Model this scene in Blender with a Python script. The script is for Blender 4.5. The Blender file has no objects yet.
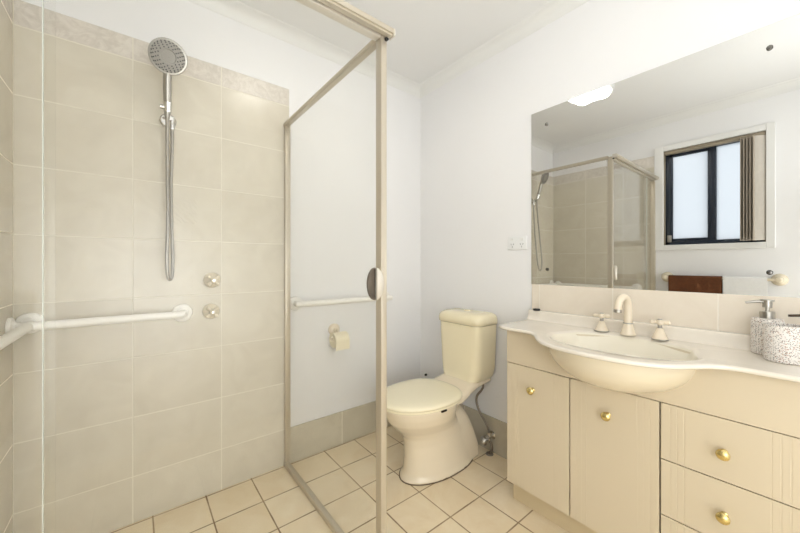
import bpy, bmesh, math, random
from mathutils import Vector, Matrix, noise
random.seed(7)
PI = math.pi
scn = bpy.context.scene
col = scn.collection

# ------------------------------------------------------------------ camera
cam_d = bpy.data.cameras.new('camera')
cam = bpy.data.objects.new('camera', cam_d)
col.objects.link(cam)
cam.location = (-1.624, -1.7923, 1.0906)
cam.rotation_euler = (PI / 2, 0, -0.6745)
cam_d.sensor_width = 36
cam_d.lens = 331.04 / 800 * 36
cam_d.shift_y = -2.86 / 800
cam_d.clip_start = 0.02
scn.camera = cam

# ------------------------------------------------------------------ world, lights, exposure
EXPOSURE = 0.78
SKY = 0.9
LAMP_GLOW = 10.5
FILL_CEIL_W = 3.5
FILL_WALL_W = 15
scn.view_settings.view_transform = 'Standard'
scn.view_settings.look = 'None'
scn.view_settings.gamma = 1
scn.view_settings.exposure = EXPOSURE
scn.view_settings.use_curve_mapping = False
world = bpy.data.worlds.new('daylight')
scn.world = world
world.use_nodes = True
bg = world.node_tree.nodes['Background']
bg.inputs[0].default_value = (0.9, 0.95, 1.0, 1)
bg.inputs[1].default_value = SKY


def area(name, loc, rot, sx, sy, watts, color, shape='RECTANGLE'):
    d = bpy.data.lights.new(name, 'AREA')
    d.shape = shape
    d.size, d.size_y = sx, sy
    d.energy = watts
    d.color = color
    o = bpy.data.objects.new(name, d)
    col.objects.link(o)
    o.location = loc
    o.rotation_euler = rot
    return o


CEIL = 2.355
LAMP = Vector((-0.965, -0.772, CEIL))
# added fill lights, bounced off the ceiling and the wall behind the camera
area('ceiling_bounce_fill', (-1.05, -2.0, 1.5), (PI - 0.1, 0, 0), 0.5, 0.5, FILL_CEIL_W, (0.93, 0.965, 1.0))
area('wall_bounce_fill', (-1.40, -1.86, 0.95), (-PI / 2, 0, 0), 0.6, 0.6, FILL_WALL_W, (0.93, 0.965, 1.0))


# ------------------------------------------------------------------ materials
def lin(r, g, b):
    def c(v):
        v /= 255
        return v / 12.92 if v <= 0.04045 else ((v + 0.055) / 1.055) ** 2.4
    return (c(r), c(g), c(b), 1)


class NT:
    def __init__(self, name):
        self.m = bpy.data.materials.new(name)
        self.m.use_nodes = True
        self.t = self.m.node_tree
        self.p = self.t.nodes['Principled BSDF']
        self.out = self.t.nodes['Material Output']

    def n(self, kind, **kw):
        x = self.t.nodes.new(kind)
        for k, v in kw.items():
            setattr(x, k, v)
        return x

    def l(self, a, b):
        self.t.links.new(a, b)

    def math(self, op, a, b=None, c=None):
        x = self.n('ShaderNodeMath', operation=op)
        for i, v in enumerate((a, b, c)):
            if v is None:
                continue
            if isinstance(v, (int, float)):
                x.inputs[i].default_value = v
            else:
                self.l(v, x.inputs[i])
        return x.outputs[0]

    def mix(self, fac, a, b):
        x = self.n('ShaderNodeMix', data_type='RGBA')
        for s, v in ((x.inputs[0], fac), (x.inputs[6], a), (x.inputs[7], b)):
            if isinstance(v, (int, float, tuple)):
                s.default_value = v
            else:
                self.l(v, s)
        return x.outputs[2]

    def rng(self, v, a, b, c=0.0, d=1.0):
        x = self.n('ShaderNodeMapRange', clamp=True)
        self.l(v, x.inputs[0])
        for i, q in enumerate((a, b, c, d)):
            x.inputs[i + 1].default_value = q
        return x.outputs[0]

    def pos(self):
        g = self.n('ShaderNodeNewGeometry')
        return g.outputs['Position']

    def noise(self, vec, scale, detail=3.0, rough=0.5, dist=0.0):
        x = self.n('ShaderNodeTexNoise')
        if vec is not None:
            self.l(vec, x.inputs['Vector'])
        x.inputs['Scale'].default_value = scale
        x.inputs['Detail'].default_value = detail
        x.inputs['Roughness'].default_value = rough
        x.inputs['Distortion'].default_value = dist
        return x.outputs['Fac']

    def bump(self, h, strength=0.3, dist=0.01, prev=None):
        b = self.n('ShaderNodeBump')
        b.inputs['Strength'].default_value = strength
        b.inputs['Distance'].default_value = dist
        self.l(h, b.inputs['Height'])
        if prev is not None:
            self.l(prev, b.inputs['Normal'])
        return b.outputs['Normal']


def plain(name, rgb, rough=0.5, metal=0.0, spec=0.5, coat=0.0, var=0.0, vscale=6.0, bump=0.0, bscale=60.0):
    q = NT(name)
    q.p.inputs['Roughness'].default_value = rough
    q.p.inputs['Metallic'].default_value = metal
    q.p.inputs['Specular IOR Level'].default_value = spec
    q.p.inputs['Coat Weight'].default_value = coat
    q.p.inputs['Coat Roughness'].default_value = 0.08
    c = lin(*rgb)
    tc = q.n('ShaderNodeTexCoord').outputs['Object']
    nz = q.noise(tc, vscale, 3)
    d = tuple(v * (1 - var) for v in c[:3]) + (1,)
    q.l(q.mix(q.rng(nz, 0.3, 0.7), d, c), q.p.inputs['Base Color'])
    if bump:
        q.l(q.bump(q.noise(tc, bscale, 2), bump, 0.002), q.p.inputs['Normal'])
    return q.m


def tiles(name, base, dark, grout, au, u0, uw, av, v0, vw, gap, rough=0.2, border_z=None, groutdark=None, relief=False):
    """glazed tiles laid on a world grid: au/av are the axis indices along the surface"""
    q = NT(name)
    P = q.pos()
    s = q.n('ShaderNodeSeparateXYZ')
    q.l(P, s.inputs[0])
    U, V = s.outputs[au], s.outputs[av]
    uu = q.math('SUBTRACT', U, u0)
    vv = q.math('SUBTRACT', V, v0)
    pu = q.math('PINGPONG', uu, uw / 2)
    pv = q.math('PINGPONG', vv, vw / 2)
    if border_z is not None:
        pv = q.math('MINIMUM', q.math('ADD', pv, q.math('MULTIPLY', q.math('GREATER_THAN', V, border_z + 0.01), 1.0)),
                    q.math('ABSOLUTE', q.math('SUBTRACT', V, border_z)))
    e = q.math('MINIMUM', pu, pv)
    wob = q.math('MULTIPLY', q.noise(P, 14, 2), gap * 0.5)
    mask = q.rng(q.math('SUBTRACT', e, wob), gap * 0.1, gap * 0.5, 1.0, 0.0)
    # each tile a touch different
    iu = q.math('FLOOR', q.math('DIVIDE', uu, uw))
    iv = q.math('FLOOR', q.math('DIVIDE', vv, vw))
    cv = q.n('ShaderNodeCombineXYZ')
    q.l(iu, cv.inputs[0])
    q.l(iv, cv.inputs[1])
    wn = q.n('ShaderNodeTexWhiteNoise')
    q.l(cv.outputs[0], wn.inputs['Vector'])
    off = q.n('ShaderNodeVectorMath', operation='MULTIPLY_ADD')
    q.l(wn.outputs['Color'], off.inputs[0])
    off.inputs[1].default_value = (7, 7, 7)
    q.l(P, off.inputs[2])
    marb = q.noise(off.outputs[0], 5.5, 6, 0.6, 1.2)
    fine = q.noise(P, 45, 3)
    t = q.math('ADD', q.math('MULTIPLY', q.rng(marb, 0.33, 0.68), 0.75), q.math('MULTIPLY', fine, 0.25))
    t = q.math('ADD', t, q.math('MULTIPLY', q.math('SUBTRACT', wn.outputs['Value'], 0.5), 0.35))
    c = q.mix(t, lin(*dark), lin(*base))
    if border_z is not None:
        inb = q.math('GREATER_THAN', V, border_z)
        vein = q.noise(P, 16, 5, 0.65, 2.5)
        c2 = q.mix(q.rng(vein, 0.4, 0.62), lin(214, 206, 194), lin(228, 221, 210))
        c = q.mix(inb, c, c2)
    g = lin(*grout)
    if groutdark:
        g = q.mix(q.rng(q.noise(P, 3.5, 2), 0.4, 0.6), lin(*groutdark), lin(*grout))
    c = q.mix(mask, c, g)
    q.l(c, q.p.inputs['Base Color'])
    q.l(q.math('ADD', rough, q.math('MULTIPLY', mask, 0.5)), q.p.inputs['Roughness'])
    nrm = q.bump(q.math('SUBTRACT', q.math('MULTIPLY', q.noise(P, 9, 2), 0.12), mask), 0.35, 0.0015)
    if border_z is not None:
        hb = q.math('MULTIPLY', q.noise(P, 38, 3, 0.6, 1.5), q.math('GREATER_THAN', V, border_z + 0.004))
        nrm = q.bump(hb, 0.5, 0.004, nrm)
        # the pressed leaf square on one tile
        du = q.math('LESS_THAN', q.math('ABSOLUTE', q.math('SUBTRACT', U, -1.456)), 0.055)
        dv = q.math('LESS_THAN', q.math('ABSOLUTE', q.math('SUBTRACT', V, 1.33)), 0.055)
        w = q.n('ShaderNodeTexWave', wave_type='BANDS')
        w.bands_direction = 'DIAGONAL'
        q.l(P, w.inputs['Vector'])
        w.inputs['Scale'].default_value = 28
        w.inputs['Distortion'].default_value = 4
        hb = q.math('MULTIPLY', w.outputs['Fac'], q.math('MULTIPLY', du, dv))
        nrm = q.bump(hb, 0.35, 0.003, nrm)
    q.l(nrm, q.p.inputs['Normal'])
    return q.m


M = {}
M['wall'] = plain('white_wall_paint', (245, 244, 243), 0.6, var=0.02, vscale=2, bump=0.03, bscale=90)
M['ceiling'] = plain('white_ceiling_paint', (240, 239, 236), 0.75, var=0.01, vscale=2)
M['gloss_white'] = plain('white_gloss_trim', (238, 237, 233), 0.35)
TB, TD, TG = (224, 217, 200), (213, 205, 187), (230, 224, 208)
M['tile_back'] = tiles('beige_wall_tile_back', TB, TD, TG, 0, -1.965, 0.333, 2, -0.054, 0.25, 0.0036, 0.24, border_z=1.946)
M['tile_side'] = tiles('beige_wall_tile_side', TB, TD, TG, 1, -0.008, 0.333, 2, -0.054, 0.25, 0.0036, 0.16, border_z=1.946)
M['skirt_back'] = tiles('beige_skirting_tile_back', (212, 204, 184), (196, 187, 166), TG, 0, -0.98, 0.333, 2, -3, 6, 0.004, 0.2)
M['skirt_right'] = tiles('beige_skirting_tile_right', (212, 204, 184), (196, 187, 166), TG, 1, -0.09, 0.333, 2, -3, 6, 0.004, 0.2)
M['splash'] = tiles('beige_splashback_tile', (241, 231, 215), (234, 222, 204), (243, 235, 221), 1, -0.914, 0.333, 2, -3, 6, 0.004, 0.2)
M['floor'] = tiles('cream_floor_tile', (248, 233, 204), (236, 216, 180), (146, 120, 88), 0, -0.565, 0.2, 1, -0.015, 0.2, 0.0052, 0.32,
                   groutdark=(184, 158, 122))
M['toilet'] = plain('cream_vitreous_china', (248, 236, 202), 0.16, coat=0.3, var=0.03)
M['pan'] = plain('cream_pan_china', (243, 229, 203), 0.2, coat=0.2, var=0.04)
M['seat'] = plain('cream_seat_plastic', (252, 242, 211), 0.25)
M['glass_edge'] = plain('pale_glass_edge', (206, 208, 196), 0.2)
M['frame'] = plain('champagne_anodised_aluminium', (205, 195, 176), 0.3, metal=0.5)
M['frame_pale'] = plain('pale_champagne_aluminium', (226, 219, 206), 0.35, metal=0.35)
M['chrome'] = plain('polished_chrome', (214, 212, 208), 0.12, metal=1.0)
M['steel'] = plain('brushed_steel', (172, 168, 160), 0.32, metal=1.0)
M['spray'] = plain('grey_spray_plate', (150, 146, 138), 0.45, metal=0.2)
M['nozzle'] = plain('dark_rubber_nozzle', (62, 58, 54), 0.6)
M['rail'] = plain('white_powder_coat', (250, 247, 239), 0.3)
M['tapware'] = plain('ivory_tap_enamel', (240, 226, 202), 0.22, coat=0.3)
M['tap_cream'] = plain('cream_shower_tap_enamel', (226, 214, 188), 0.22, coat=0.3)
M['seal'] = plain('brown_floor_seal', (120, 100, 76), 0.7)
M['cap'] = plain('chrome_cap_dark_reflection', (120, 118, 114), 0.08, metal=1.0)  # chrome colour darkened to paint in the dark reflection on the caps
M['recess'] = plain('grey_brown_finger_recess', (112, 102, 90), 0.4, metal=0.4)
M['brass'] = plain('polished_brass', (216, 196, 134), 0.12, metal=1.0)
M['cabinet'] = plain('cream_vinyl_wrap', (219, 204, 176), 0.38, var=0.02, vscale=3)
M['kick'] = plain('cream_kickboard', (214, 196, 160), 0.45)
M['gap'] = plain('carcass_gap_shade', (74, 54, 32), 0.8)
M['counter'] = plain('ivory_cast_marble', (242, 233, 218), 0.15, coat=0.4, var=0.02, vscale=4)
M['bowl'] = plain('cream_basin_body', (230, 217, 190), 0.2, coat=0.3)
M['bowl_in'] = plain('cream_bowl_inside', (247, 239, 220), 0.15, coat=0.4)  # bowl inside, slightly lighter and creamier than the deck
M['black'] = plain('black_rubber', (26, 25, 24), 0.45)
M['dark'] = plain('dark_bronze_metal', (64, 54, 44), 0.35, metal=0.8)
M['plastic'] = plain('white_plastic', (240, 240, 238), 0.3)
M['slot'] = plain('dark_socket_slot', (70, 68, 66), 0.7)
M['paper'] = plain('cream_paper', (244, 234, 206), 0.85, bump=0.1, bscale=120)
M['brown_towel'] = plain('brown_terry', (106, 62, 32), 0.95, var=0.25, vscale=60, bump=0.8, bscale=320)
M['white_towel'] = plain('white_terry', (240, 239, 236), 0.95, var=0.05, vscale=60, bump=0.6, bscale=320)
M['navy'] = plain('dark_navy_aluminium', (30, 40, 54), 0.35)
M['vane'] = plain('taupe_blind_fabric', (168, 156, 140), 0.8, var=0.05, vscale=40)
M['vane_lit'] = plain('lit_taupe_blind_fabric', (196, 188, 176), 0.8, var=0.05, vscale=40)  # same fabric, coloured lighter for the vane turned to the light
M['reveal'] = plain('taupe_window_reveal', (150, 138, 118), 0.6)
M['braid'] = plain('grey_braided_hose', (160, 150, 136), 0.4, metal=0.5, var=0.4, vscale=400)


def mirror_mat():
    q = NT('silvered_mirror')
    q.p.inputs['Base Color'].default_value = (0.74, 0.74, 0.725, 1)
    q.p.inputs['Metallic'].default_value = 1
    q.p.inputs['Roughness'].default_value = 0.0
    return q.m


def glass_mat(name, tint, gloss=1.0):
    q = NT(name)
    tr = q.n('ShaderNodeBsdfTransparent')
    tr.inputs[0].default_value = tint
    gl = q.n('ShaderNodeBsdfGlossy')
    gl.inputs['Roughness'].default_value = 0.0
    ge = q.n('ShaderNodeNewGeometry')
    dt = q.n('ShaderNodeVectorMath', operation='DOT_PRODUCT')
    q.l(ge.outputs['Normal'], dt.inputs[0])
    q.l(ge.outputs['Incoming'], dt.inputs[1])
    sch = q.math('POWER', q.math('SUBTRACT', 1.0, q.math('ABSOLUTE', dt.outputs['Value'])), 5.0)
    fres = q.math('ADD', 0.04, q.math('MULTIPLY', sch, 0.96))
    mx = q.n('ShaderNodeMixShader')
    q.l(q.math('MULTIPLY', fres, gloss), mx.inputs[0])
    q.l(tr.outputs[0], mx.inputs[1])
    q.l(gl.outputs[0], mx.inputs[2])
    q.l(mx.outputs[0], q.out.inputs[0])
    return q.m


def frosted_mat():
    q = NT('frosted_window_glass')
    a = q.n('ShaderNodeBsdfTranslucent')
    a.inputs[0].default_value = (0.93, 0.95, 0.97, 1)
    b = q.n('ShaderNodeBsdfGlossy')
    b.inputs['Roughness'].default_value = 0.25
    mx = q.n('ShaderNodeMixShader')
    mx.inputs[0].default_value = 0.06
    q.l(a.outputs[0], mx.inputs[1])
    q.l(b.outputs[0], mx.inputs[2])
    q.l(mx.outputs[0], q.out.inputs[0])
    return q.m


def glow_mat(name, rgb, s):
    q = NT(name)
    q.p.inputs['Base Color'].default_value = rgb + (1,)
    q.p.inputs['Emission Color'].default_value = rgb + (1,)
    q.p.inputs['Emission Strength'].default_value = s
    return q.m


def terrazzo():
    q = NT('white_terrazzo')
    tc = q.n('ShaderNodeTexCoord').outputs['Object']
    c = lin(238, 232, 224)
    for sc, thr, rgb in ((330, 0.16, (166, 122, 100)), (420, 0.2, (104, 92, 84)), (260, 0.10, (196, 168, 146)), (480, 0.2, (84, 76, 70))):
        v = q.n('ShaderNodeTexVoronoi')
        v.inputs['Scale'].default_value = sc
        q.l(tc, v.inputs['Vector'])
        pick = q.n('ShaderNodeSeparateColor')
        q.l(v.outputs['Color'], pick.inputs[0])
        m = q.math('MULTIPLY', q.math('LESS_THAN', v.outputs['Distance'], 0.42), q.math('LESS_THAN', pick.outputs[0], thr))
        c = q.mix(m, c, lin(*rgb))
    q.l(c, q.p.inputs['Base Color'])
    q.p.inputs['Roughness'].default_value = 0.4
    return q.m


M['mirror'] = mirror_mat()
M['glass'] = glass_mat('clear_shower_glass', (0.993, 0.993, 0.986, 1), 0.45)
M['frosted'] = frosted_mat()
M['glow'] = glow_mat('lit_lamp_glass', (1.0, 0.965, 0.91), LAMP_GLOW)
M['terrazzo'] = terrazzo()


# ------------------------------------------------------------------ mesh helpers
def box(bm, x0, x1, y0, y1, z0, z1, bev=0.0, seg=2):
    t = bmesh.new()
    bmesh.ops.create_cube(t, size=1)
    for v in t.verts:
        v.co = Vector((x0 + (v.co.x + .5) * (x1 - x0), y0 + (v.co.y + .5) * (y1 - y0), z0 + (v.co.z + .5) * (z1 - z0)))
    if bev > 0:
        bmesh.ops.bevel(t, geom=t.edges[:] , offset=bev, segments=seg, profile=0.5, affect='EDGES')
    join(bm, t)
    return bm


def join(bm, t, mat=None):
    if mat is not None:
        t.transform(mat)
    me = bpy.data.meshes.new('tmp')
    t.to_mesh(me)
    t.free()
    bm.from_mesh(me)
    bpy.data.meshes.remove(me)


def loft(bm, rings, cap0=True, cap1=True, closed=True):
    rows = [[bm.verts.new(p) for p in r] for r in rings]
    n = len(rows[0])
    for a, b in zip(rows[:-1], rows[1:]):
        for i in range(n if closed else n - 1):
            j = (i + 1) % n
            bm.faces.new((a[i], a[j], b[j], b[i]))
    if cap0:
        bm.faces.new(list(reversed(rows[0])))
    if cap1:
        bm.faces.new(rows[-1])
    return bm


def lathe(bm, prof, mat=None, seg=32):
    t = bmesh.new()
    rings = [[Vector((max(r, 1e-5) * math.cos(2 * PI * i / seg), max(r, 1e-5) * math.sin(2 * PI * i / seg), z)) for i in range(seg)] for r, z in prof]
    loft(t, rings)
    bmesh.ops.remove_doubles(t, verts=t.verts[:], dist=2e-5)
    join(bm, t, mat)
    return bm


def smooth_path(pts, sub=8):
    P = [Vector(p) for p in pts]
    out = []
    for i in range(len(P) - 1):
        p0, p1, p2, p3 = P[max(i - 1, 0)], P[i], P[i + 1], P[min(i + 2, len(P) - 1)]
        for k in range(sub):
            t = k / sub
            out.append(0.5 * ((2 * p1) + (p2 - p0) * t + (2 * p0 - 5 * p1 + 4 * p2 - p3) * t * t + (3 * p1 - p0 - 3 * p2 + p3) * t ** 3))
    out.append(P[-1])
    return out


def tube(bm, path, r, seg=14):
    path = [Vector(p) for p in path]
    R = r if hasattr(r, '__len__') else [r] * len(path)
    tang = []
    for i in range(len(path)):
        a, b = path[max(i - 1, 0)], path[min(i + 1, len(path) - 1)]
        tang.append((b - a).normalized())
    up = Vector((0, 0, 1)) if abs(tang[0].z) < 0.9 else Vector((1, 0, 0))
    nrm = (up - tang[0] * up.dot(tang[0])).normalized()
    rings = []
    for p, t, rr in zip(path, tang, R):
        nrm = (nrm - t * nrm.dot(t)).normalized()
        b = t.cross(nrm)
        rings.append([p + rr * (math.cos(2 * PI * k / seg) * nrm + math.sin(2 * PI * k / seg) * b) for k in range(seg)])
    loft(bm, rings)
    return bm


def axis_mat(loc, direction):
    d = Vector(direction).normalized()
    return Matrix.Translation(loc) @ d.to_track_quat('Z', 'Y').to_matrix().to_4x4()


def extrude_poly(bm, pts, off):
    """closed polygon pts (Vectors) pulled along off"""
    off = Vector(off)
    a = [bm.verts.new(p) for p in pts]
    b = [bm.verts.new(Vector(p) + off) for p in pts]
    n = len(a)
    bm.faces.new(a)
    bm.faces.new(list(reversed(b)))
    for i in range(n):
        bm.faces.new((a[i], b[i], b[(i + 1) % n], a[(i + 1) % n]))
    return bm


def obj(name, bm, mat, parent=None, smooth=True, angle=35, base=None):
    """one mesh object; world-space mesh is re-based to the parent's (or its own) origin"""
    bmesh.ops.recalc_face_normals(bm, faces=bm.faces[:])
    me = bpy.data.meshes.new(name)
    bm.to_mesh(me)
    bm.free()
    if smooth:
        me.polygons.foreach_set('use_smooth', [True] * len(me.polygons))
        me.set_sharp_from_angle(angle=math.radians(angle))
    o = bpy.data.objects.new(name, me)
    col.objects.link(o)
    for m_ in (mat if isinstance(mat, (list, tuple)) else [mat]):
        me.materials.append(m_)
    if parent is not None:
        b = world_loc(parent)
        me.transform(Matrix.Translation(-b))
        o.parent = parent
        o['origin'] = tuple(b)
    else:
        b = Vector(base) if base is not None else Vector((0, 0, 0))
        if base is not None:
            me.transform(Matrix.Translation(-b))
            o.location = b
        o['origin'] = tuple(b)
    return o


def world_loc(o):
    return Vector(o['origin']) if 'origin' in o else Vector(o.location)


def thing(name, label, cat, loc, group=None):
    o = bpy.data.objects.new(name, None)
    o.empty_display_size = 0.05
    col.objects.link(o)
    o.location = loc
    o['origin'] = tuple(loc)
    return tag(o, label, cat, group)


def tag(o, label, cat, group=None):
    o['label'] = label
    o['category'] = cat
    if group:
        o['group'] = group
    return o


def struct(name, bm, mat, smooth=False):
    o = obj(name, bm, mat, None, smooth)
    o['kind'] = 'structure'
    return o


def dup(root, loc, label):
    r = root.copy()
    col.objects.link(r)
    r.location = loc
    r['origin'] = tuple(loc)
    r['label'] = label
    for ch in list(root.children):
        c = ch.copy()
        col.objects.link(c)
        c.parent = r
        for g in list(ch.children):
            d = g.copy()
            col.objects.link(d)
            d.parent = c
    return r


N = bmesh.new

# ------------------------------------------------------------------ the room
XL, YF = -1.972, -2.45            # left wall (shower, window) and the wall behind the camera
struct('floor', box(N(), XL - .1, .1, YF - .1, .1, -.1, 0), M['floor'])
struct('ceiling', box(N(), XL - .1, .1, YF - .1, .1, CEIL, CEIL + .1), M['ceiling'])
struct('wall_back', box(N(), XL - .1, .1, 0, .1, 0, CEIL), M['wall'])
struct('wall_right', box(N(), 0, .1, YF - .1, 0, 0, CEIL), M['wall'])
# left wall with the window opening
WY0, WY1, WZ0, WZ1 = -1.575, -0.978, 1.250, 2.060
b = N()
box(b, XL - .1, XL, YF - .1, WY0, 0, CEIL)
box(b, XL - .1, XL, WY1, 0, 0, CEIL)
box(b, XL - .1, XL, WY0, WY1, 0, WZ0)
box(b, XL - .1, XL, WY0, WY1, WZ1, CEIL)
struct('wall_left', b, M['wall'])
# front wall with a closed door in it, behind the camera
b = N()
box(b, XL, -1.35, YF - .1, YF, 0, CEIL)
box(b, -.55, 0, YF - .1, YF, 0, CEIL)
box(b, -1.35, -.55, YF - .1, YF, 2.04, CEIL)
struct('wall_front', b, M['wall'])
d1 = struct('door_1', box(N(), -1.345, -.555, YF - .06, YF - .02, .005, 2.035, .003), M['gloss_white'])
obj('door_handle', tube(N(), [(-.62, YF - .02, 1.0), (-.62, YF + .035, 1.0), (-.63, YF + .04, 1.0), (-.74, YF + .04, 1.0)], .009), M['chrome'], d1)

# coving
CV = 0.06
def cove(y0, y1, axis, sgn):
    prof = [(0, 0), (0, -CV)]
    for i in range(9):
        a = PI / 2 * i / 8
        prof.append((CV - .004 - (CV - .008) * math.cos(a) , -CV + .004 + (CV - .008) * math.sin(a)))
    prof.append((CV, 0))
    return prof
def coving(name, p0, p1, inward):
    prof = cove(0, 0, 0, 0)
    bm = N()
    inw = Vector(inward)
    pts = [Vector(p0) + inw * u + Vector((0, 0, CEIL + v)) for u, v in prof]
    extrude_poly(bm, pts, Vector(p1) - Vector(p0))
    o = obj(name, bm, M['gloss_white'], None, True, 40)
    o['kind'] = 'structure'
coving('trim_1', (XL, 0, 0), (0, 0, 0), (0, -1, 0))
coving('trim_2', (0, 0, 0), (0, YF, 0), (-1, 0, 0))
coving('trim_3', (XL, 0, 0), (XL, YF, 0), (1, 0, 0))
coving('trim_4', (XL, YF, 0), (0, YF, 0), (0, 1, 0))

# tiled shower walls, skirting tiles, splashback
TT = 2.04
struct('wall_back_tiles', box(N(), XL, -.969, -.007, 0, 0, TT, .001, 1), M['tile_back'])
struct('wall_left_tiles', box(N(), XL, XL + .007, -.921, -.007, 0, TT, .001, 1), M['tile_side'])
struct('baseboard_back', box(N(), -.968, 0, -.010, 0, 0, .195, .002, 2), M['skirt_back'])
struct('baseboard_right', box(N(), -.010, 0, -.93, -.010, 0, .198, .002, 2), M['skirt_right'])
struct('baseboard_left', box(N(), XL, XL + .01, YF, -.93, 0, .195, .002, 2), M['skirt_right'])
struct('trim_5', box(N(), -.008, 0, -1.83, -.872, .84, .984, .001, 1), M['splash'])

# window in the left wall
w = N()
box(w, XL - .002, XL + .016, WY0 - .045, WY0, WZ0 - .045, WZ1 + .045, .003)
box(w, XL - .002, XL + .016, WY1, WY1 + .064, WZ0 - .045, WZ1 + .045, .003)
box(w, XL - .002, XL + .016, WY0, WY1, WZ1, WZ1 + .045, .003)
box(w, XL - .002, XL + .016, WY0, WY1, WZ0 - .045, WZ0, .003)
win = struct('window_1', w, M['gloss_white'])
win['label'] = 'white architrave around the sliding window in the left wall'
XW = XL - .055
f = N()
T = .032
box(f, XW - .02, XW + .02, WY0, WY0 + T, WZ0, WZ1, .002)
box(f, XW - .02, XW + .02, WY1 - T, WY1, WZ0, WZ1, .002)
box(f, XW - .02, XW + .02, WY0, WY1, WZ0, WZ0 + T, .002)
box(f, XW - .02, XW + .02, WY0, WY1, WZ1 - T, WZ1, .002)
obj('window_frame', f, M['navy'], win, True)
f = N()
box(f, XW - .018, XW + .022, -1.305, -1.255, WZ0 + T, WZ1 - T, .002)
obj('mullion', f, M['navy'], win, True)
f = N()
S = .022
box(f, XW, XW + .018, -1.255, -1.01, WZ0 + T, WZ0 + T + S)
box(f, XW, XW + .018, -1.255, -1.01, WZ1 - T - S, WZ1 - T)
box(f, XW, XW + .018, -1.01 - S, -1.01, WZ0 + T, WZ1 - T)
obj('sash_frame', f, M['navy'], win, True)
obj('pane', box(N(), XW - .008, XW - .004, WY0 + .02, -1.28, WZ0 + .02, WZ1 - .02), M['frosted'], win, False)
obj('pane', box(N(), XW + .006, XW + .010, -1.28, WY1 - .02, WZ0 + .02, WZ1 - .02), M['frosted'], win, False)
f = N()
box(f, XW + .018, XW + .034, -1.026, -.996, 1.275, 1.335, .004)
lathe(f, [(0, 0), (.010, 0), (.010, .006), (0, .006)], axis_mat((XW + .034, -1.011, 1.305), (1, 0, 0)), 16)
obj('latch', f, M['steel'], win)
f = N()
box(f, XL - .03, XL, WY0 - .0, WY0 + .006, WZ0, WZ1)
box(f, XL - .03, XL, WY1 - .006, WY1, WZ0, WZ1)
box(f, XL - .03, XL, WY0, WY1, WZ1 - .006, WZ1)
obj('reveal', f, M['reveal'], win, False)

# ------------------------------------------------------------------ ceiling heater lamp (its own light is built with it)
t = thing('ceiling_heater_lamp', 'round white bathroom heater light glowing on the ceiling, seen in the mirror', 'ceiling light', LAMP)
b = N()
lathe(b, [(0, 0), (.150, 0), (.156, -.006), (.156, -.028), (.148, -.036), (.138, -.036), (.134, -.026), (0, -.026)], Matrix.Translation(LAMP), 48)
obj('housing', b, M['plastic'], t)
for i, (dx, dy) in enumerate(((-.062, .062), (-.062, -.062), (.062, .062), (.062, -.062))):
    b = N()
    lathe(b, [(0, -.002), (.05, -.002), (.052, -.010), (.044, -.026), (.024, -.036), (0, -.039)], Matrix.Translation(LAMP + Vector((dx, dy, -.026))), 24)
    obj('heat_globe', b, M['glow'], t)

# ------------------------------------------------------------------ shower screen
SX, SY = -.988, -.902             # corner of the screen
t = thing('shower_screen', 'framed clear glass corner shower screen with champagne aluminium rails', 'shower screen', (SX, SY, 0))
b = N()
box(b, SX - .014, SX + .008, SY - .016, SY + .016, 0, 1.836, .002)
box(b, SX + .007, SX + .0105, SY - .012, SY + .012, 0, 1.836, .001)
obj('corner_post', b, M['frame'], t)
b = N()
box(b, XL + .008, -.972, SY - .046, SY - .018, 1.832, 1.848, .002)
box(b, XL + .008, -.976, SY - .040, SY - .022, 1.826, 1.834, .001)
obj('header_rail', b, M['frame'], t)
obj('end_cap', box(N(), -.9725, -.968, SY - .047, SY - .017, 1.824, 1.849, .002), M['frame_pale'], t)
obj('roller', lathe(N(), [(0, 0), (.006, 0), (.006, .008), (0, .008)], axis_mat((SX + .004, SY - .016, 1.823), (0, -1, 0)), 14), M['black'], t)
obj('inner_rail', box(N(), XL + .008, SX - .014, SY - .014, SY + .014, 1.824, 1.846, .002), M['frame_pale'], t)
obj('front_sill', box(N(), XL + .008, SX - .015, SY - .022, SY + .018, .0, .028, .003), M['frame'], t)
obj('wall_jamb', box(N(), XL + .007, XL + .030, SY - .020, SY + .018, .028, 1.808, .002), M['frame'], t)
g = obj('fixed_glass', box(N(), XL + .022, -1.742, SY + .004, SY + .009, .026, 1.81), M['glass'], t, False)
g = obj('door_glass', box(N(), -1.755, SX - .014, SY - .012, SY - .007, .03, 1.82), M['glass'], t, False)
obj('door_edge', box(N(), -1.7568, -1.7550, SY - .0125, SY - .006, .03, 1.82), M['glass_edge'], g)
# oval scoop pull on the door: a dished plate with a hood over its right half
hc = Vector((-1.027, SY - .012, 1.026))
def half_oval(sgn, s_, dy, x0=0.0):
    return [hc + Vector((x0 + sgn * .029 * s_ * math.cos(-PI / 2 + PI * i / 24), dy, .052 * s_ * math.sin(-PI / 2 + PI * i / 24))) for i in range(25)]
b = N()
loft(b, [half_oval(1, s_, dy) for s_, dy in ((1, .0), (1, -.010), (.96, -.014), (.85, -.017))])
h = obj('handle', b, M['frame_pale'], g, True, 50)
b = N()
loft(b, [half_oval(-1, s_, dy, -.0003) for s_, dy in ((1, .0), (1, -.006), (.95, -.0075), (.88, -.004))])
obj('finger_recess', b, M['recess'], h, True, 50)
rp = obj('return_glass', box(N(), SX - .0025, SX + .0025, SY + .012, -.022, .030, 1.83), M['glass'], t, False)
b = N()
box(b, SX - .012, SX + .010, SY + .014, -.008, 1.826, 1.848, .002)
box(b, SX - .014, SX - .010, SY + .014, -.008, 1.833, 1.840, .001)
obj('top_rail', b, M['frame'], rp)
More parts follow.
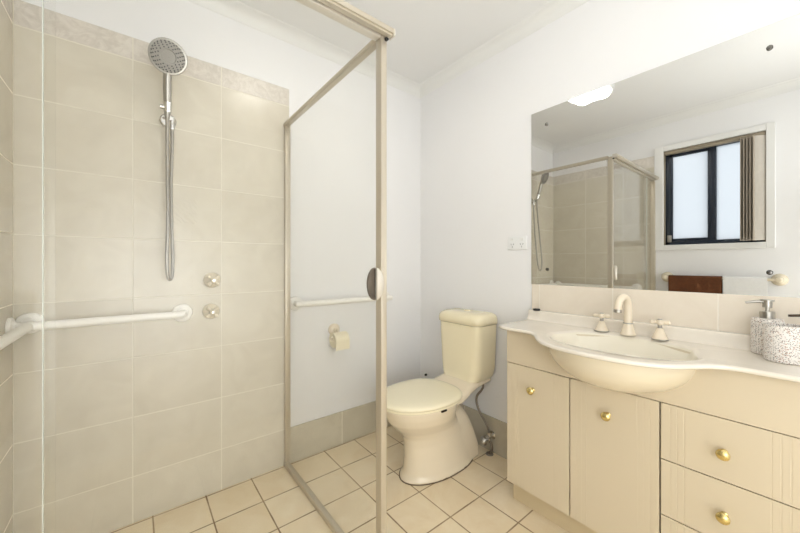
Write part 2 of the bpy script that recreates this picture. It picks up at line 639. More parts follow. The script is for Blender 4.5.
obj('bottom_rail', box(N(), SX - .012, SX + .012, SY + .014, -.008, .0, .024, .002), M['frame'], rp)
obj('wall_channel', box(N(), SX - .010, SX + .018, -.030, -.0075, 0, 1.846, .002), M['frame'], rp)

# ------------------------------------------------------------------ hand shower
BR = Vector((-1.511, -.007, 1.72))
t = thing('hand_shower', 'chrome hand shower on wall bracket with a long looped hose', 'hand shower', BR)
b = N()
lathe(b, [(0, 0), (.031, 0), (.031, .006), (.026, .011), (.012, .013), (.012, .05), (0, .05)], axis_mat(BR, (0, -1, 0)), 28)
lathe(b, [(0, -.034), (.009, -.034), (.011, -.028), (.011, .02), (0, .02)], Matrix.Translation(BR + Vector((.012, -.036, -.012))), 20)
obj('wall_bracket', b, M['chrome'], t)
b = N()
cup = BR + Vector((-.006, -.070, .036))
lathe(b, [(0, -.02), (.014, -.02), (.017, .02), (.012, .022), (0, .022)], axis_mat(cup, (-.02, -.28, 1)), 20)
tube(b, [BR + Vector((0, -.03, 0)), cup + Vector((0, .004, -.012))], .008)
lathe(b, [(0, -.008), (.009, -.008), (.009, .008), (0, .008)], axis_mat(cup + Vector((-.018, 0, -.004)), (1, 0, 0)), 14)
obj('holder', b, M['chrome'], t)
HC = Vector((-1.519, -.145, 1.935))            # centre of the spray head
b = N()
hp = smooth_path([cup + Vector((0, .012, -.045)), cup + Vector((0, 0, .0)), cup + Vector((-.002, -.026, .09)), HC + Vector((0, .030, -.050)), HC + Vector((0, .022, -.012))], 6)
nn = len(hp)
rr = [.0085 + .0075 * min(1, i / 10) - .003 * max(0, (i - 15) / 9) for i in range(nn)]
tube(b, hp, rr, 18)
obj('handle', b, M['steel'], t)
nd = Vector((-.10, -.93, -.36)).normalized()
HM = axis_mat(HC, nd)
b = N()
lathe(b, [(0, -.026), (.02, -.024), (.045, -.014), (.064, -.004), (.067, .002), (.065, .006), (.060, .007), (0, .007)], HM, 40)
hd = obj('shower_head', b, M['steel'], t)
b = N()
lathe(b, [(0, .0065), (.0595, .0065), (.0585, .0095), (.028, .0105), (.026, .0085), (0, .0085)], HM, 40)
obj('spray_face', b, M['spray'], hd)
b = N()
for r_, cnt in ((.034, 14), (.042, 18), (.050, 22), (.0555, 26)):
    for i in range(cnt):
        a = 2 * PI * (i + r_ * 40) / cnt
        m_ = HM @ Matrix.Translation((r_ * math.cos(a), r_ * math.sin(a), .0100))
        lathe(b, [(0, 0), (.0027, 0), (.0022, .0018), (0, .0018)], m_, 8)
nz_ = obj('spray_nozzles', b, M['nozzle'], hd, False)
nz_['kind'] = 'stuff'
b = N()
x0 = BR.x
hose = smooth_path([cup + Vector((0, .012, -.042)), (x0 - .007, -.070, 1.60), (x0 - .007, -.085, 1.44), (x0 - .007, -.105, 1.26),
                    (x0 - .011, -.115, 1.12), (x0 - .008, -.112, 1.045), (x0 + .000, -.104, 1.024), (x0 + .009, -.094, 1.042),
                    (x0 + .012, -.082, 1.11), (x0 + .009, -.066, 1.25), (x0 + .008, -.050, 1.42), (x0 + .012, -.044, 1.60), (x0 + .012, -.043, 1.676)], 10)
tube(b, hose, .0066, 12)
obj('hose', b, M['steel'], t)

# shower taps
def shower_tap(loc, label):
    t = thing('shower_tap', label, 'tap', loc, 'shower taps on the tiled wall')
    b = N()
    lathe(b, [(0, 0), (.036, 0), (.036, .006), (.031, .016), (.018, .026), (.014, .034), (0, .034)], axis_mat(loc, (0, -1, 0)), 28)
    obj('flange', b, M['tap_cream'], t)
    b = N()
    c = Vector(loc) + Vector((0, -.045, 0))
    lathe(b, [(0, -.014), (.013, -.014), (.015, 0), (.013, .012), (.008, .017), (0, .018)], axis_mat(c, (0, -1, 0)), 20)
    for k in range(4):
        a = PI / 4 + k * PI / 2
        d = Vector((math.cos(a), 0, math.sin(a)))
        tube(b, [c + d * .008, c + d * .020, c + d * .030, c + d * .0335], [.007, .0075, .009, .004], 10)
    obj('cross_handle', b, M['tap_cream'], t)
    obj('button', lathe(N(), [(0, 0), (.007, 0), (.006, .003), (0, .0035)], axis_mat(c + Vector((0, -.017, 0)), (0, -1, 0)), 14), M['chrome'], t)
    return t
tp = shower_tap((-1.340, -.007, 1.013), 'cream cross-handle shower tap, upper one of the two on the tiled wall')
dup(tp, (-1.344, -.007, .866), 'cream cross-handle shower tap level with the grab rail, the lower of two')

# ------------------------------------------------------------------ grab rails
def flange(c, d, r=.040):
    b = N()
    lathe(b, [(0, 0), (r, 0), (r, .006), (r * .93, .011), (r * .62, .014), (r * .55, .018), (0, .018)], axis_mat(c, d), 32)
    return b
GZ = .868
t = thing('grab_rail', 'white L-shaped grab rail running round the tiled shower corner', 'grab rail', (-1.458, -.007, GZ))
XR = XL + .052
p = [(-1.458, -.010, GZ), (-1.458, -.045, GZ), (-1.462, -.058, GZ), (-1.475, -.064, GZ), (-1.60, -.064, GZ), (-1.80, -.064, GZ), (XL + .010, -.064, GZ)]
b = N()
tube(b, smooth_path(p, 5), .016, 20)
p = [(XR, -.010, GZ + .004), (XR, -.06, GZ), (XR, -.3, GZ), (XR, -.6, GZ), (XR, -.76, GZ), (XR - .006, -.775, GZ), (XR - .02, -.78, GZ), (XL + .010, -.78, GZ)]
tube(b, smooth_path(p, 5), .016, 20)
obj('bar', b, M['rail'], t)
obj('flange', flange((-1.458, -.007, GZ), (0, -1, 0)), M['rail'], t)
obj('flange', flange((XR - .004, -.007, GZ + .006), (0, -1, 0), .038), M['rail'], t)
obj('flange', flange((XL + .007, -.064, GZ), (1, 0, 0), .036), M['rail'], t)
obj('flange', flange((XL + .007, -.78, GZ), (1, 0, 0)), M['rail'], t)
t = thing('grab_rail', 'straight white grab rail on the painted wall above the toilet roll', 'grab rail', (-.93, 0, .868))
p = [(-.935, -.002, .871), (-.935, -.045, .871), (-.930, -.06, .871), (-.915, -.066, .871), (-.6, -.066, .870), (-.345, -.066, .869), (-.33, -.06, .869), (-.325, -.045, .869), (-.325, -.002, .869)]
obj('bar', tube(N(), smooth_path(p, 5), .016, 20), M['rail'], t)
obj('flange', flange((-.935, 0, .871), (0, -1, 0)), M['rail'], t)
obj('flange', flange((-.325, 0, .869), (0, -1, 0)), M['rail'], t)

# ------------------------------------------------------------------ toilet roll and its holder
c = Vector((-.698, 0, .698))
t = thing('toilet_roll_holder', 'cream toilet roll holder with round rose on the painted wall', 'toilet roll holder', c)
b = N()
lathe(b, [(0, 0), (.036, 0), (.036, .008), (.028, .016), (.012, .02), (.012, .034), (0, .034)], axis_mat(c, (0, -1, 0)), 26)
obj('rose', b, M['tapware'], t)
b = N()
tube(b, smooth_path([(-.698, -.03, .698), (-.698, -.052, .698), (-.702, -.064, .692), (-.728, -.066, .676), (-.748, -.066, .662), (-.740, -.066, .652), (-.70, -.066, .650), (-.655, -.066, .650)], 5), .006, 12)
obj('arm', b, M['tapware'], t)
b = N()
lathe(b, [(.018, -.044), (.041, -.044), (.042, -.042), (.042, .042), (.041, .044), (.018, .044), (.018, -.044)], axis_mat((-.696, -.066, .650), (1, 0, 0)), 36)
box(b, -.740, -.652, -.1090, -.1078, .598, .650)
tag(obj('toilet_roll', b, M['paper'], None, base=(-.696, -.066, .608)), 'part-used cream toilet paper roll hanging on the wall holder', 'toilet roll')

# ------------------------------------------------------------------ toilet
TY = -.513
def egg(xc, af, ar, hw, z, n=44, pw=2.0, pr=2.0, yc=TY):
    out = []
    for i in range(n):
        a = 2 * PI * i / n
        ca, sa = math.cos(a), math.sin(a)
        e = pw if ca > 0 else pr
        x = -math.copysign(abs(ca) ** (2 / e), ca) * (af if ca > 0 else ar)
        y = math.copysign(abs(sa) ** (2 / e), sa) * hw
        out.append(Vector((xc + x, yc + y, z)))
    return out
t = thing('toilet', 'cream close-coupled toilet with lid down between wall and vanity', 'toilet', (-.35, TY, 0))
b = N()
PY = -.507
R = [egg(-.335, .246, .232, .129, 0, pr=2.6, yc=PY), egg(-.335, .246, .232, .129, .008, pr=2.6, yc=PY), egg(-.33, .229, .228, .120, .03, pr=2.5, yc=PY), egg(-.33, .224, .222, .113, .10, pr=2.4, yc=PY),
     egg(-.34, .216, .200, .108, .17, pr=2.3, yc=PY), egg(-.36, .206, .180, .107, .215, pr=2.2), egg(-.385, .205, .17, .112, .245), egg(-.41, .212, .165, .128, .275),
     egg(-.43, .226, .17, .149, .31), egg(-.44, .237, .18, .165, .35), egg(-.45, .238, .19, .172, .385), egg(-.45, .234, .19, .170, .392)]
loft(b, R)
# trapway shroud swelling out behind the bowl
R = []
for i in range(13):
    u = i / 12
    x = -.46 + .360 * u
    hw_ = .110 * min(1, .55 + 1.2 * u) * (1 - .08 * u)
    zt = .31 - .20 * max(0, (u - .66) / .34) ** 2.2
    ring = []
    for k in range(20):
        a = PI * k / 19
        ring.append(Vector((x, PY + hw_ * math.copysign(abs(math.cos(a)) ** .75, math.cos(a)), .001 + zt * math.sin(a) ** .55)))
    R.append(ring)
loft(b, R, closed=True)
# rear deck that carries the cistern
R = []
for x, zt, zb, hw_ in ((-.34, .404, .34, .120), (-.29, .414, .345, .140), (-.24, .424, .362, .136), (-.21, .432, .375, .130), (-.17, .440, .388, .128), (-.10, .442, .400, .124), (-.018, .442, .405, .12)):
    ring = []
    for k in range(28):
        a = 2 * PI * k / 28
        ca, sa = math.cos(a), math.sin(a)
        ring.append(Vector((x, TY + hw_ * math.copysign(abs(ca) ** .6, ca), (zt + zb) / 2 + (zt - zb) / 2 * math.copysign(abs(sa) ** .6, sa))))
    R.append(ring)
loft(b, R)
pan = obj('pan', b, M['pan'], t, True, 80)
rm = pan.modifiers.new('fuse', 'REMESH')
rm.mode = 'VOXEL'
rm.voxel_size = .006
rm.use_smooth_shade = True
sm = pan.modifiers.new('soften', 'SMOOTH')
sm.factor = .5
sm.iterations = 10
b = N()
loft(b, [egg(-.46, .236, .20, .174, .390, pr=2.6), egg(-.46, .240, .20, .178, .393, pr=2.6), egg(-.46, .240, .20, .178, .402, pr=2.6), egg(-.46, .237, .20, .175, .405, pr=2.6)])
obj('seat', b, M['seat'], t)
b = N()
loft(b, [egg(-.46, .240, .205, .180, .404, pr=2.6), egg(-.46, .246, .208, .185, .409, pr=2.6), egg(-.46, .246, .208, .185, .416, pr=2.6), egg(-.46, .240, .205, .180, .422, pr=2.6),
         egg(-.46, .222, .19, .165, .4265, pr=2.6), egg(-.46, .17, .15, .125, .430, pr=2.6), egg(-.46, .08, .07, .06, .432, pr=2.6)])
obj('lid', b, M['seat'], t, True, 60)
def rrect(x0, x1, hw0, hw1, z, r=.05, n=8, yc=TY):
    """rounded tank outline: x0 front, x1 back, hw0 front half width, hw1 back half width"""
    pts = []
    cs = [((x0, -hw0), PI, r), ((x1, -hw1), 1.5 * PI, .012), ((x1, hw1), 0, .012), ((x0, hw0), .5 * PI, r)]
    for (x, y), a0, rad in cs:
        cx = x + rad if x == x0 else x - rad
        cy = y + rad if y < 0 else y - rad
        for i in range(n + 1):
            a = a0 + .5 * PI * i / n
            pts.append(Vector((cx + rad * math.cos(a), yc + cy + rad * math.sin(a), z)))
    return pts
b = N()
CY_ = TY + .004
loft(b, [rrect(-.196, -.014, .118, .112, .424, yc=CY_), rrect(-.186, -.013, .126, .124, .438, yc=CY_), rrect(-.182, -.013, .136, .137, .462, yc=CY_), rrect(-.180, -.013, .142, .146, .50, yc=CY_), rrect(-.181, -.013, .147, .150, .58, yc=CY_),
         rrect(-.183, -.013, .151, .154, .66, yc=CY_), rrect(-.184, -.013, .154, .157, .745, yc=CY_)])
obj('cistern', b, M['toilet'], t, True, 50)
b = N()
loft(b, [rrect(-.187, -.012, .156, .158, .7475, yc=CY_), rrect(-.191, -.012, .159, .162, .751, yc=CY_), rrect(-.193, -.012, .160, .162, .772, yc=CY_), rrect(-.190, -.013, .157, .160, .788, yc=CY_),
         rrect(-.182, -.017, .149, .153, .801, yc=CY_), rrect(-.164, -.026, .132, .138, .810, yc=CY_), rrect(-.135, -.045, .098, .103, .814, .03, yc=CY_)])
obj('cistern_lid', b, M['toilet'], t, True, 60)
b = N()
lathe(b, [(0, 0), (.019, 0), (.019, .005), (.017, .007), (0, .007)], Matrix.Translation((-.095, TY, .8125)), 24)
obj('flush_button', b, M['toilet'], t)
b = N()
box(b, -.49, -.455, TY - .181, TY - .172, .383, .391, .002)
obj('buffer', b, M['dark'], t)
b = N()
loft(b, [egg(-.335, .2475, .2335, .1305, 0.0005, pr=2.6, yc=PY), egg(-.335, .2475, .2335, .1305, .004, pr=2.6, yc=PY)])
obj('floor_seal', b, M['seal'], t)

# stop valve with its braided hose
t = thing('stop_valve', 'chrome angle stop valve with braided hose, low beside the toilet', 'valve', (-.03, -.61, .07))
b = N()
v0 = Vector((-.010, -.632, .10))
lathe(b, [(0, 0), (.022, 0), (.022, .004), (.012, .008), (.011, .05), (0, .05)], axis_mat(v0, (-1, 0, 0)), 20)
lathe(b, [(0, -.02), (.010, -.02), (.012, .0), (.010, .026), (0, .026)], Matrix.Translation(v0 + Vector((-.034, 0, 0))), 18)
obj('body', b, M['chrome'], t)
b = N()
lathe(b, [(0, 0), (.007, 0), (.007, .014), (.019, .015), (.021, .024), (.018, .032), (0, .033)], axis_mat(v0 + Vector((-.036, .004, -.010)), (-.75, .55, -.45)) @ Matrix.Scale(1.25, 4), 18)
obj('handle', b, M['steel'], t)
b = N()
tube(b, smooth_path([v0 + Vector((-.034, 0, .024)), (-.05, -.620, .165), (-.055, -.572, .230), (-.055, -.552, .275), (-.055, -.556, .315), (-.055, -.586, .355), (-.057, -.600, .38), (-.06, -.603, .402)], 8), .0065, 12)
obj('flexible_hose', b, M['braid'], t)
b = N()
tube(b, smooth_path([v0 + Vector((-.034, 0, -.016)), v0 + Vector((-.034, -.014, -.035)), v0 + Vector((-.030, -.016, -.065)), v0 + Vector((-.03, 0, -.098))], 6), .007, 10)
lathe(b, [(0, 0), (.022, 0), (.018, .006), (0, .006)], Matrix.Translation((-.04, -.632, .0)), 18)
obj('tail_pipe', b, M['braid'], t)

# small black stub on the wall behind the toilet
b = N()
lathe(b, [(0, 0), (.007, 0), (.008, .005), (.006, .014), (0, .016)], axis_mat((0, -.064, .298), (-1, 0, 0)), 18)
tag(obj('wall_buffer', b, M['black'], None, base=(0, -.066, .30)), 'small black rubber stub on the white wall behind the toilet', 'wall stop')

# ------------------------------------------------------------------ power outlet
oc = Vector((0, -.787, 1.202))
t = thing('power_outlet', 'white double power outlet on the wall beside the mirror', 'power outlet', oc)
b = N()
box(b, -.009, 0, oc.y - .0575, oc.y + .0575, oc.z - .036, oc.z + .036, .003)
obj('plate', b, M['plastic'], t)
for s in (-1, 1):
    b = N()
    box(b, -.0125, -.008, oc.y + s * .032 - .007, oc.y + s * .032 + .007, oc.z + .012, oc.z + .027, .0015)
    obj('rocker_switch', b, M['gloss_white'], t)
    b = N()
    for dy, dz, ang in ((-.0075, .0, .5), (.0075, .0, -.5), (0, -.014, 0)):
        tt = N()
        box(tt, -.0096, -.0088, -.0011, .0011, -.0042, .0042)
        join(b, tt, Matrix.Translation((0, oc.y + s * .028 + dy, oc.z - .006 + dz)) @ Matrix.Rotation(ang, 4, 'X'))
    obj('socket_slots', b, M['slot'], t, False)

# ------------------------------------------------------------------ mirror
MY0, MY1, MZ0, MZ1 = -1.785, -.869, .983, 1.871
t = tag(obj('wall_mirror', box(N(), -.0065, -.0005, MY0, MY1, MZ0, MZ1, .0008, 1), M['mirror'], None, False, base=(0, -1.327, MZ0)),
        'large square frameless mirror above the vanity splashback', 'mirror')
for y, z in ((-.952, 1.792), (-1.702, 1.795), (-.955, 1.062), (-1.702, 1.062)):
    b = N()
    lathe(b, [(0, 0), (.0075, 0), (.008, .003), (.006, .006), (0, .0075)], axis_mat((-.0065, y, z), (-1, 0, 0)), 20)
    obj('screw_cap', b, M['cap'], t)

# ------------------------------------------------------------------ vanity
VX, VL, VR = -.30, -.918, -1.785     # door face, left end, right end
CYB = -1.345                          # basin centre line
t = thing('vanity_cabinet', 'cream vanity cabinet with two doors and drawers under the basin', 'cabinet', (VX, CYB, 0))
b = N()
F = .018
box(b, VX + F, -.011, VR, VR + .016, .10, .787)
box(b, VX + F, -.011, VL - .016, VL, .10, .787)
box(b, VX + F, -.011, VR, VL, .095, .112)
box(b, -.022, -.011, VR, VL, .10, .787)
obj('carcass', b, M['cabinet'], t, False)
b = N()
box(b, VX + F, VX + F + .004, VR + .016, VL - .016, .112, .645)
obj('gap_shade_sheet', b, M['gap'], t, False)  # added dark sheet, paints the shade in the gaps between the fronts
b = N()
box(b, VX + .050, VX + .066, VR + .0, VL - .0, 0, .095)
box(b, VX + .066, -.011, VL - .016, VL, 0, .095)
obj('kickboard', b, M['kick'], t, False)
# apron with the basin cut out of it
b = N()
AZ0, AZ1 = .6455, .789
pts = [Vector((VX, VL, AZ0)), Vector((VX, VL, AZ1)), Vector((VX, CYB + .224, AZ1))]
for i in range(1, 30):
    a = PI * i / 30
    pts.append(Vector((VX, CYB + .224 * math.cos(a), AZ1 - .129 * math.sin(a) ** .9)))
pts += [Vector((VX, CYB - .224, AZ1)), Vector((VX, VR, AZ1)), Vector((VX, VR, AZ0))]
extrude_poly(b, pts, (F, 0, 0))
obj('apron', b, M['cabinet'], t, False)
def front(y0, y1, z0, z1, grooves):
    """a routed vinyl front with vertical grooves; y0 > y1"""
    b = N()
    prof = [(y0, 0.0015), (y0 - .0015, 0)]
    for g_ in sorted(grooves, reverse=True):
        prof += [(g_ + .002, 0), (g_ + .0006, .0006), (g_ - .0006, .0006), (g_ - .002, 0)]
    prof += [(y1 + .0015, 0), (y1, .0015), (y1, F - .001), (y0, F - .001)]
    extrude_poly(b, [Vector((VX + d, y, z0)) for y, d in prof], (0, 0, z1 - z0))
    return b
def knob(y, z, parent):
    b = N()
    lathe(b, [(0, 0), (.009, 0), (.009, .003), (.005, .006), (.0048, .013), (.011, .017), (.0155, .022), (.0155, .026), (.012, .0305), (.005, .033), (0, .0335)], axis_mat((VX, y, z), (-1, 0, 0)), 28)
    obj('knob', b, M['brass'], parent)
G = .0022
d = obj('door', front(VL, -1.196 + G, .104, .6425, (-.945, -.962, -.979, -1.135, -1.152, -1.169)), M['cabinet'], t, False)
knob(-1.044, .553, d)
d = obj('door', front(-1.196 - G, -1.481 + G, .104, .6425, (-1.223, -1.240, -1.257, -1.420, -1.437, -1.454)), M['cabinet'], t, False)
knob(-1.331, .549, d)
dg = (-1.508, -1.525, -1.542, -1.722, -1.739, -1.756)
for z0, z1 in ((.4645, .6425), (.2855, .4610), (.104, .2820)):
    d = obj('drawer', front(-1.481 - G, VR, z0, z1, dg), M['cabinet'], t, False)
    knob(-1.631, z0 + (z1 - z0) * .47, d)

# vanity top: deck, rolled edge, bulging bowl front, upstand
CZ = .806
EY0, EY1 = -.870, -1.850
BUL = [(0, 1), (.06, .985), (.12, .92), (.17, .79), (.205, .64), (.232, .44), (.252, .25), (.272, .10), (.295, .02), (.32, 0)]
def bulge(t_):
    t_ = abs(t_)
    for (a, p_), (b_, q_) in zip(BUL[:-1], BUL[1:]):
        if t_ <= b_:
            u = (t_ - a) / (b_ - a)
            return p_ + (q_ - p_) * u
    return 0.0
def top_outline():
    pts = []
    r = .05
    for i in range(9):                                   # left front corner, rounded
        a = PI / 2 * i / 8
        pts.append((-.330 + r - r * math.sin(a), EY0 - r + r * math.cos(a)))
    for i in range(1, 90):
        y = EY0 - r + (EY1 + r - EY0 + r) * i / 90
        pts.append((-.330 - .178 * bulge(y - CYB), y))
    for i in range(9):
        a = PI / 2 * i / 8
        pts.append((-.330 + r - r * math.cos(a), EY1 + r - r * math.sin(a)))
    return pts
front_pts = top_outline()
loop = [(-.0085, EY0)] + front_pts + [(-.0085, EY1)]
back_n = 70
loop += [(-.0085, EY1 + (EY0 - EY1) * i / back_n) for i in range(1, back_n)]
# smooth the front a little
def lap(L, k):
    for _ in range(k):
        M2 = L[:]
        for i in range(2, len(front_pts) - 1):
            M2[i] = (L[i - 1][0] * .25 + L[i][0] * .5 + L[i + 1][0] * .25, L[i][1])
        L = M2
    return L
loop = lap(loop, 6)
BC = Vector((-.262, CYB))
def ring_out(ins, z):
    out = []
    n = len(loop)
    for i in range(n):
        p = Vector(loop[i])
        q = Vector(loop[(i + 1) % n]) - Vector(loop[i - 1])
        nn_ = Vector((q.y, -q.x)).normalized()
        if nn_.dot(BC - p) < 0:
            nn_ = -nn_
        pp = p + nn_ * ins
        if p.x > -.01:
            pp.x = -.0085
        out.append(Vector((pp.x, min(max(pp.y, EY1), EY0), z)))
    return out
def ring_in(s, z, ax=.166, ay=.226, sh=0.005):
    out = []
    for p in loop:
        d_ = Vector(p) - BC
        a = math.atan2(d_.y / ay, d_.x / ax)
        ca, sa = math.cos(a), math.sin(a)
        e = 2 / 2.25
        out.append(Vector((BC.x + sh + ax * s * math.copysign(abs(ca) ** e, ca), BC.y + ay * s * math.copysign(abs(sa) ** e, sa), z)))
    return out
b = N()
inner = [ring_in(.10, .690), ring_in(.42, .694), ring_in(.66, .707), ring_in(.82, .733), ring_in(.92, .766), ring_in(.97, .788), ring_in(1.0, .797)]
rings = [ring_in(1.0, .797), ring_in(1.035, .8022), ring_in(1.08, .8048)]
rings += [ring_out(.014, CZ), ring_out(.006, CZ - .0006), ring_out(.0015, CZ - .003), ring_out(0, CZ - .007), ring_out(.002, CZ - .0115), ring_out(.006, CZ - .014), ring_out(.02, CZ - .015)]
loft(b, rings, cap0=False, cap1=False)
# upstand with coved front along the wall
prof = [(-.0085, CZ - .01), (-.0085, .852), (-.030, .852), (-.0335, .8505), (-.0355, .846)]
for i in range(1, 9):
    a = PI / 2 * i / 8
    prof.append((-.036 - .018 * (1 - math.cos(a)), .846 - .0393 * math.sin(a)))
prof.append((-.054, CZ - .01))
extrude_poly(b, [Vector((x, EY0, z)) for x, z in prof], (0, EY1 - EY0, 0))
vt = tag(obj('washbasin', b, M['counter'], None, True, 50, base=(-.17, CYB, .782)), 'ivory moulded vanity top with an oval bowl bulging out in front', 'vanity top')
obj('bowl', loft(N(), inner, cap1=False), M['bowl_in'], vt, True, 60)
# bowl body seen under the rolled edge
b = N()
rings = []
for i in range(13):
    u = i / 12
    k = math.sqrt(max(0, 1 - (u * .985) ** 2.2))
    rings.append([Vector((BC.x - (.228 * math.cos(2 * PI * j / 64)) * k ** .8 * (1 if math.cos(2 * PI * j / 64) > 0 else .75), BC.y + .229 * math.sin(2 * PI * j / 64) * k ** .9, .7915 - .137 * u)) for j in range(64)])
loft(b, rings, cap0=False, cap1=True)
obj('bowl_body', b, M['bowl'], vt, True, 60)
b = N()
lathe(b, [(0, 0), (.024, 0), (.026, .002), (.022, .004), (.010, .003), (0, .003)], Matrix.Translation((BC.x, BC.y, .6905)), 24)
obj('drain', b, M['chrome'], vt)

# ------------------------------------------------------------------ basin taps and spout
def basin_tap(loc, label, turn=0.0):
    t = thing('basin_tap', label, 'tap', loc, 'cross-handle taps on the vanity top')
    L = Vector(loc)
    b = N()
    lathe(b, [(0, 0), (.0255, 0), (.0265, .003), (.0245, .007), (.017, .024), (.012, .038), (.010, .043), (0, .043)], Matrix.Translation(L), 30)
    obj('skirt', b, M['tapware'], t)
    obj('base_ring', lathe(N(), [(.020, -.0005), (.0275, -.0005), (.0275, .003), (.020, .003)], Matrix.Translation(L), 30), M['steel'], t)
    obj('spindle', lathe(N(), [(0, .042), (.007, .042), (.007, .058), (0, .058)], Matrix.Translation(L), 16), M['steel'], t)
    b = N()
    c = L + Vector((0, 0, .064))
    lathe(b, [(0, -.008), (.010, -.008), (.0125, 0), (.011, .008), (.007, .010), (0, .010)], Matrix.Translation(c), 20)
    for k in range(4):
        a = turn + k * PI / 2
        d_ = Vector((math.cos(a), math.sin(a), 0))
        tube(b, [c + d_ * .006, c + d_ * .016, c + d_ * .026, c + d_ * .031], [.006, .0065, .0085, .004], 10)
    obj('cross_handle', b, M['tapware'], t)
    obj('button', lathe(N(), [(0, 0), (.008, 0), (.007, .003), (0, .0035)], Matrix.Translation(c + Vector((0, 0, .0095))), 16), M['steel'], t)
    return t
TZ = CZ
tb = basin_tap((-.082, -1.231, TZ), 'ivory cross-handle basin tap to the left of the spout', .25)
dup(tb, (-.082, -1.430, TZ), 'ivory cross-handle basin tap to the right of the spout')
L = Vector((-.080, -1.327, TZ))
t = thing('basin_spout', 'ivory swan-neck spout between the two basin taps', 'spout', L)
b = N()
lathe(b, [(0, 0), (.027, 0), (.028, .003), (.026, .008), (.019, .03), (.016, .045), (0, .045)], Matrix.Translation(L), 30)
obj('base', b, M['tapware'], t)
obj('collar', lathe(N(), [(.012, .0445), (.0172, .0445), (.0172, .0485), (.012, .0485)], Matrix.Translation(L), 26), M['steel'], t)
b = N()
p = smooth_path([L + Vector((0, 0, .04)), L + Vector((0, 0, .10)), L + Vector((-.004, 0, .128)), L + Vector((-.020, .004, .150)), L + Vector((-.042, .009, .150)), L + Vector((-.060, .013, .134)), L + Vector((-.066, .015, .104))], 7)
tube(b, p, [.0152 - .0022 * i / (len(p) - 1) for i in range(len(p))], 20)
obj('neck', b, M['tapware'], t)
e = L + Vector((-.0665, .015, .097))
obj('aerator', lathe(N(), [(0, -.004), (.012, -.004), (.0142, -.002), (.0142, .008), (0, .008)], Matrix.Translation(e), 22), M['steel'], t)

# black plug on the back ledge
b = N()
lathe(b, [(0, 0), (.0165, 0), (.0175, .005), (.016, .009), (0, .010)], Matrix.Translation((-.027, -.909, .852)), 24)
tag(obj('basin_plug', b, M['black'], None, base=(-.027, -.909, .852)), 'small black basin plug on the far end of the back ledge', 'plug')

# ------------------------------------------------------------------ terrazzo set
def dispenser(loc, label, r=.037, hh=.112, name='soap_dispenser', reach=.05, metal='steel'):
    L = Vector(loc)
    t = thing(name, label, 'soap dispenser', loc)
    b = N()
    lathe(b, [(0, 0), (r - .003, 0), (r, .003), (r, hh - .008), (r - .003, hh - .001), (r - .012, hh), (0, hh)], Matrix.Translation(L), 40)
    obj('bottle', b, M['terrazzo'], t)
    b = N()
    lathe(b, [(0, hh), (.0175, hh), (.0175, hh + .021), (.007, hh + .021), (.0055, hh + .024), (.0055, hh + .034), (0, hh + .034)], Matrix.Translation(L), 24)
    obj('collar', b, M[metal], t)
    b = N()
    z = hh + .034
    lathe(b, [(0, z), (.011, z), (.011, z + .020), (.009, z + .022), (0, z + .022)], Matrix.Translation(L), 22)
    dv = Vector((-.34, .94, 0)).normalized()
    tube(b, [L + Vector((0, 0, z + .018)), L + dv * .02 + Vector((0, 0, z + .018)), L + dv * reach + Vector((0, 0, z + .013))], [.0055, .0045, .0035], 12)
    lathe(b, [(0, z + .020), (.016, z + .020), (.016, z + .024), (0, z + .025)], Matrix.Translation(L), 22)
    obj('pump', b, M[metal], t)
    return t
dispenser((-.060, -1.700, CZ), 'speckled terrazzo soap dispenser with steel pump, nearest the basin')
L = Vector((-.146, -1.740, CZ))
b = N()
r, hh = .043, .106
lathe(b, [(0, 0), (r - .003, 0), (r, .003), (r, hh - .003), (r - .002, hh), (r - .006, hh), (r - .007, hh - .004), (r - .008, .010), (0, .008)], Matrix.Translation(L), 44)
tag(obj('terrazzo_tumbler', b, M['terrazzo'], None, base=L), 'wide speckled terrazzo tumbler standing in front of the soap dispenser', 'tumbler')

dispenser((-.112, -1.817, CZ), 'soap bottle at the near end of the vanity, only its dark spout showing', .028, .086, reach=.076, metal='dark')

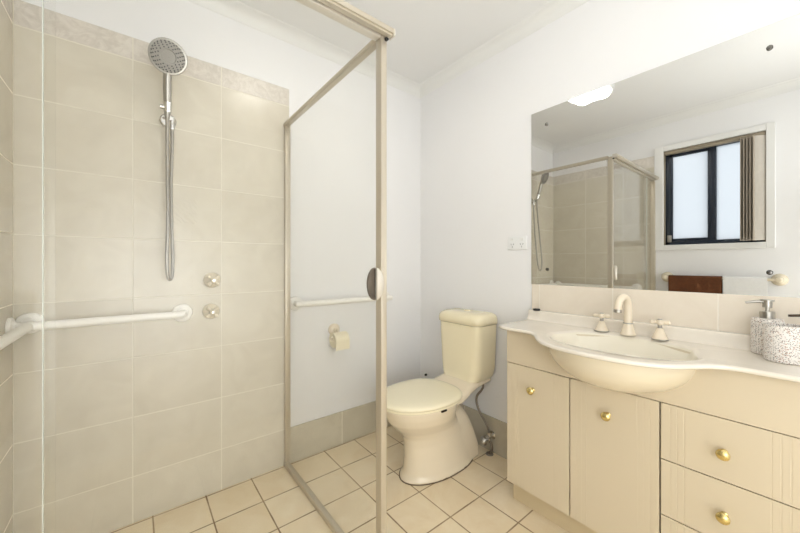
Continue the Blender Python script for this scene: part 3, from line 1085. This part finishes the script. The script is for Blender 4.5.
# ------------------------------------------------------------------ towel rail on the window wall
TRZ, TX = .976, XL + .07
t = thing('towel_rail', 'cream towel rail with round end roses under the window', 'towel rail', (XL, -1.32, TRZ))
obj('bar', tube(N(), [(TX, -1.005, TRZ), (TX, -1.30, TRZ), (TX, -1.640, TRZ)], .010, 16), M['tap_cream'], t)
for y in (-1.005, -1.640):
    b = N()
    lathe(b, [(0, 0), (.043, 0), (.043, .008), (.037, .020), (.022, .034), (.016, .05), (.020, .058), (.023, .068), (.021, .080), (.012, .088), (0, .089)], axis_mat((XL, y, TRZ), (1, 0, 0)), 26)
    obj('rose', b, M['tap_cream'], t)
def towel(name, y0, y1, drop, mat, label, th=.008):
    b = N()
    prof = []
    r0 = .0105
    outer, inner = [], []
    for i in range(11):
        a = PI * i / 10
        outer.append((TX + (r0 + th) * math.cos(a), TRZ + (r0 + th) * math.sin(a)))
        inner.append((TX + r0 * math.cos(a), TRZ + r0 * math.sin(a)))
    outer = [(TX + r0 + th, TRZ - drop)] + outer + [(TX - r0 - th, TRZ - drop * .92)]
    inner = [(TX + r0, TRZ - drop)] + inner + [(TX - r0, TRZ - drop * .92)]
    prof = outer + inner[::-1]
    n = 24
    rings = []
    for k in range(n + 1):
        y = y0 + (y1 - y0) * k / n
        rings.append([Vector((x + .0016 * math.sin(k * 1.1) * max(0, TRZ - z) / drop, y, z)) for x, z in prof])
    loft(b, rings)
    return tag(obj(name, b, mat, None, True, 60, base=(TX, (y0 + y1) / 2, TRZ)), label, 'towel')
towel('hand_towel', -1.028, -1.352, .34, M['brown_towel'], 'dark brown towel folded over the rail under the window')
towel('hand_towel', -1.360, -1.585, .30, M['white_towel'], 'white towel hanging beside the brown one on the rail')

# ------------------------------------------------------------------ vertical blind, drawn to one side
t = thing('vertical_blind', 'taupe vertical blind drawn to one side of the window', 'blind', (XL + .02, -1.5, WZ1))
obj('head_rail', box(N(), XL - .028, XL + .012, WY0 + .004, WY1 - .004, WZ1 - .032, WZ1 - .006, .002), M['reveal'], t)
for i in range(6):
    y = -1.462 - .0165 * i - (.006 if i == 5 else 0)
    b = N()
    a = 1.15 if i < 5 else .55
    dx, dy = .045 * math.sin(a), .045 * math.cos(a)
    pts = []
    for k in range(9):
        u = k / 8 * 2 - 1
        pts.append((XL + .020 - dx * u + .004 * (1 - u * u), y - dy * u * .8))
    back = [(x - .0012, yy - .0012) for x, yy in reversed(pts)]
    extrude_poly(b, [Vector((x, yy, WZ0 + .012)) for x, yy in pts + back], (0, 0, WZ1 - WZ0 - .045))
    obj('vane', b, M['vane_lit'] if i == 5 else M['vane'], t, True)
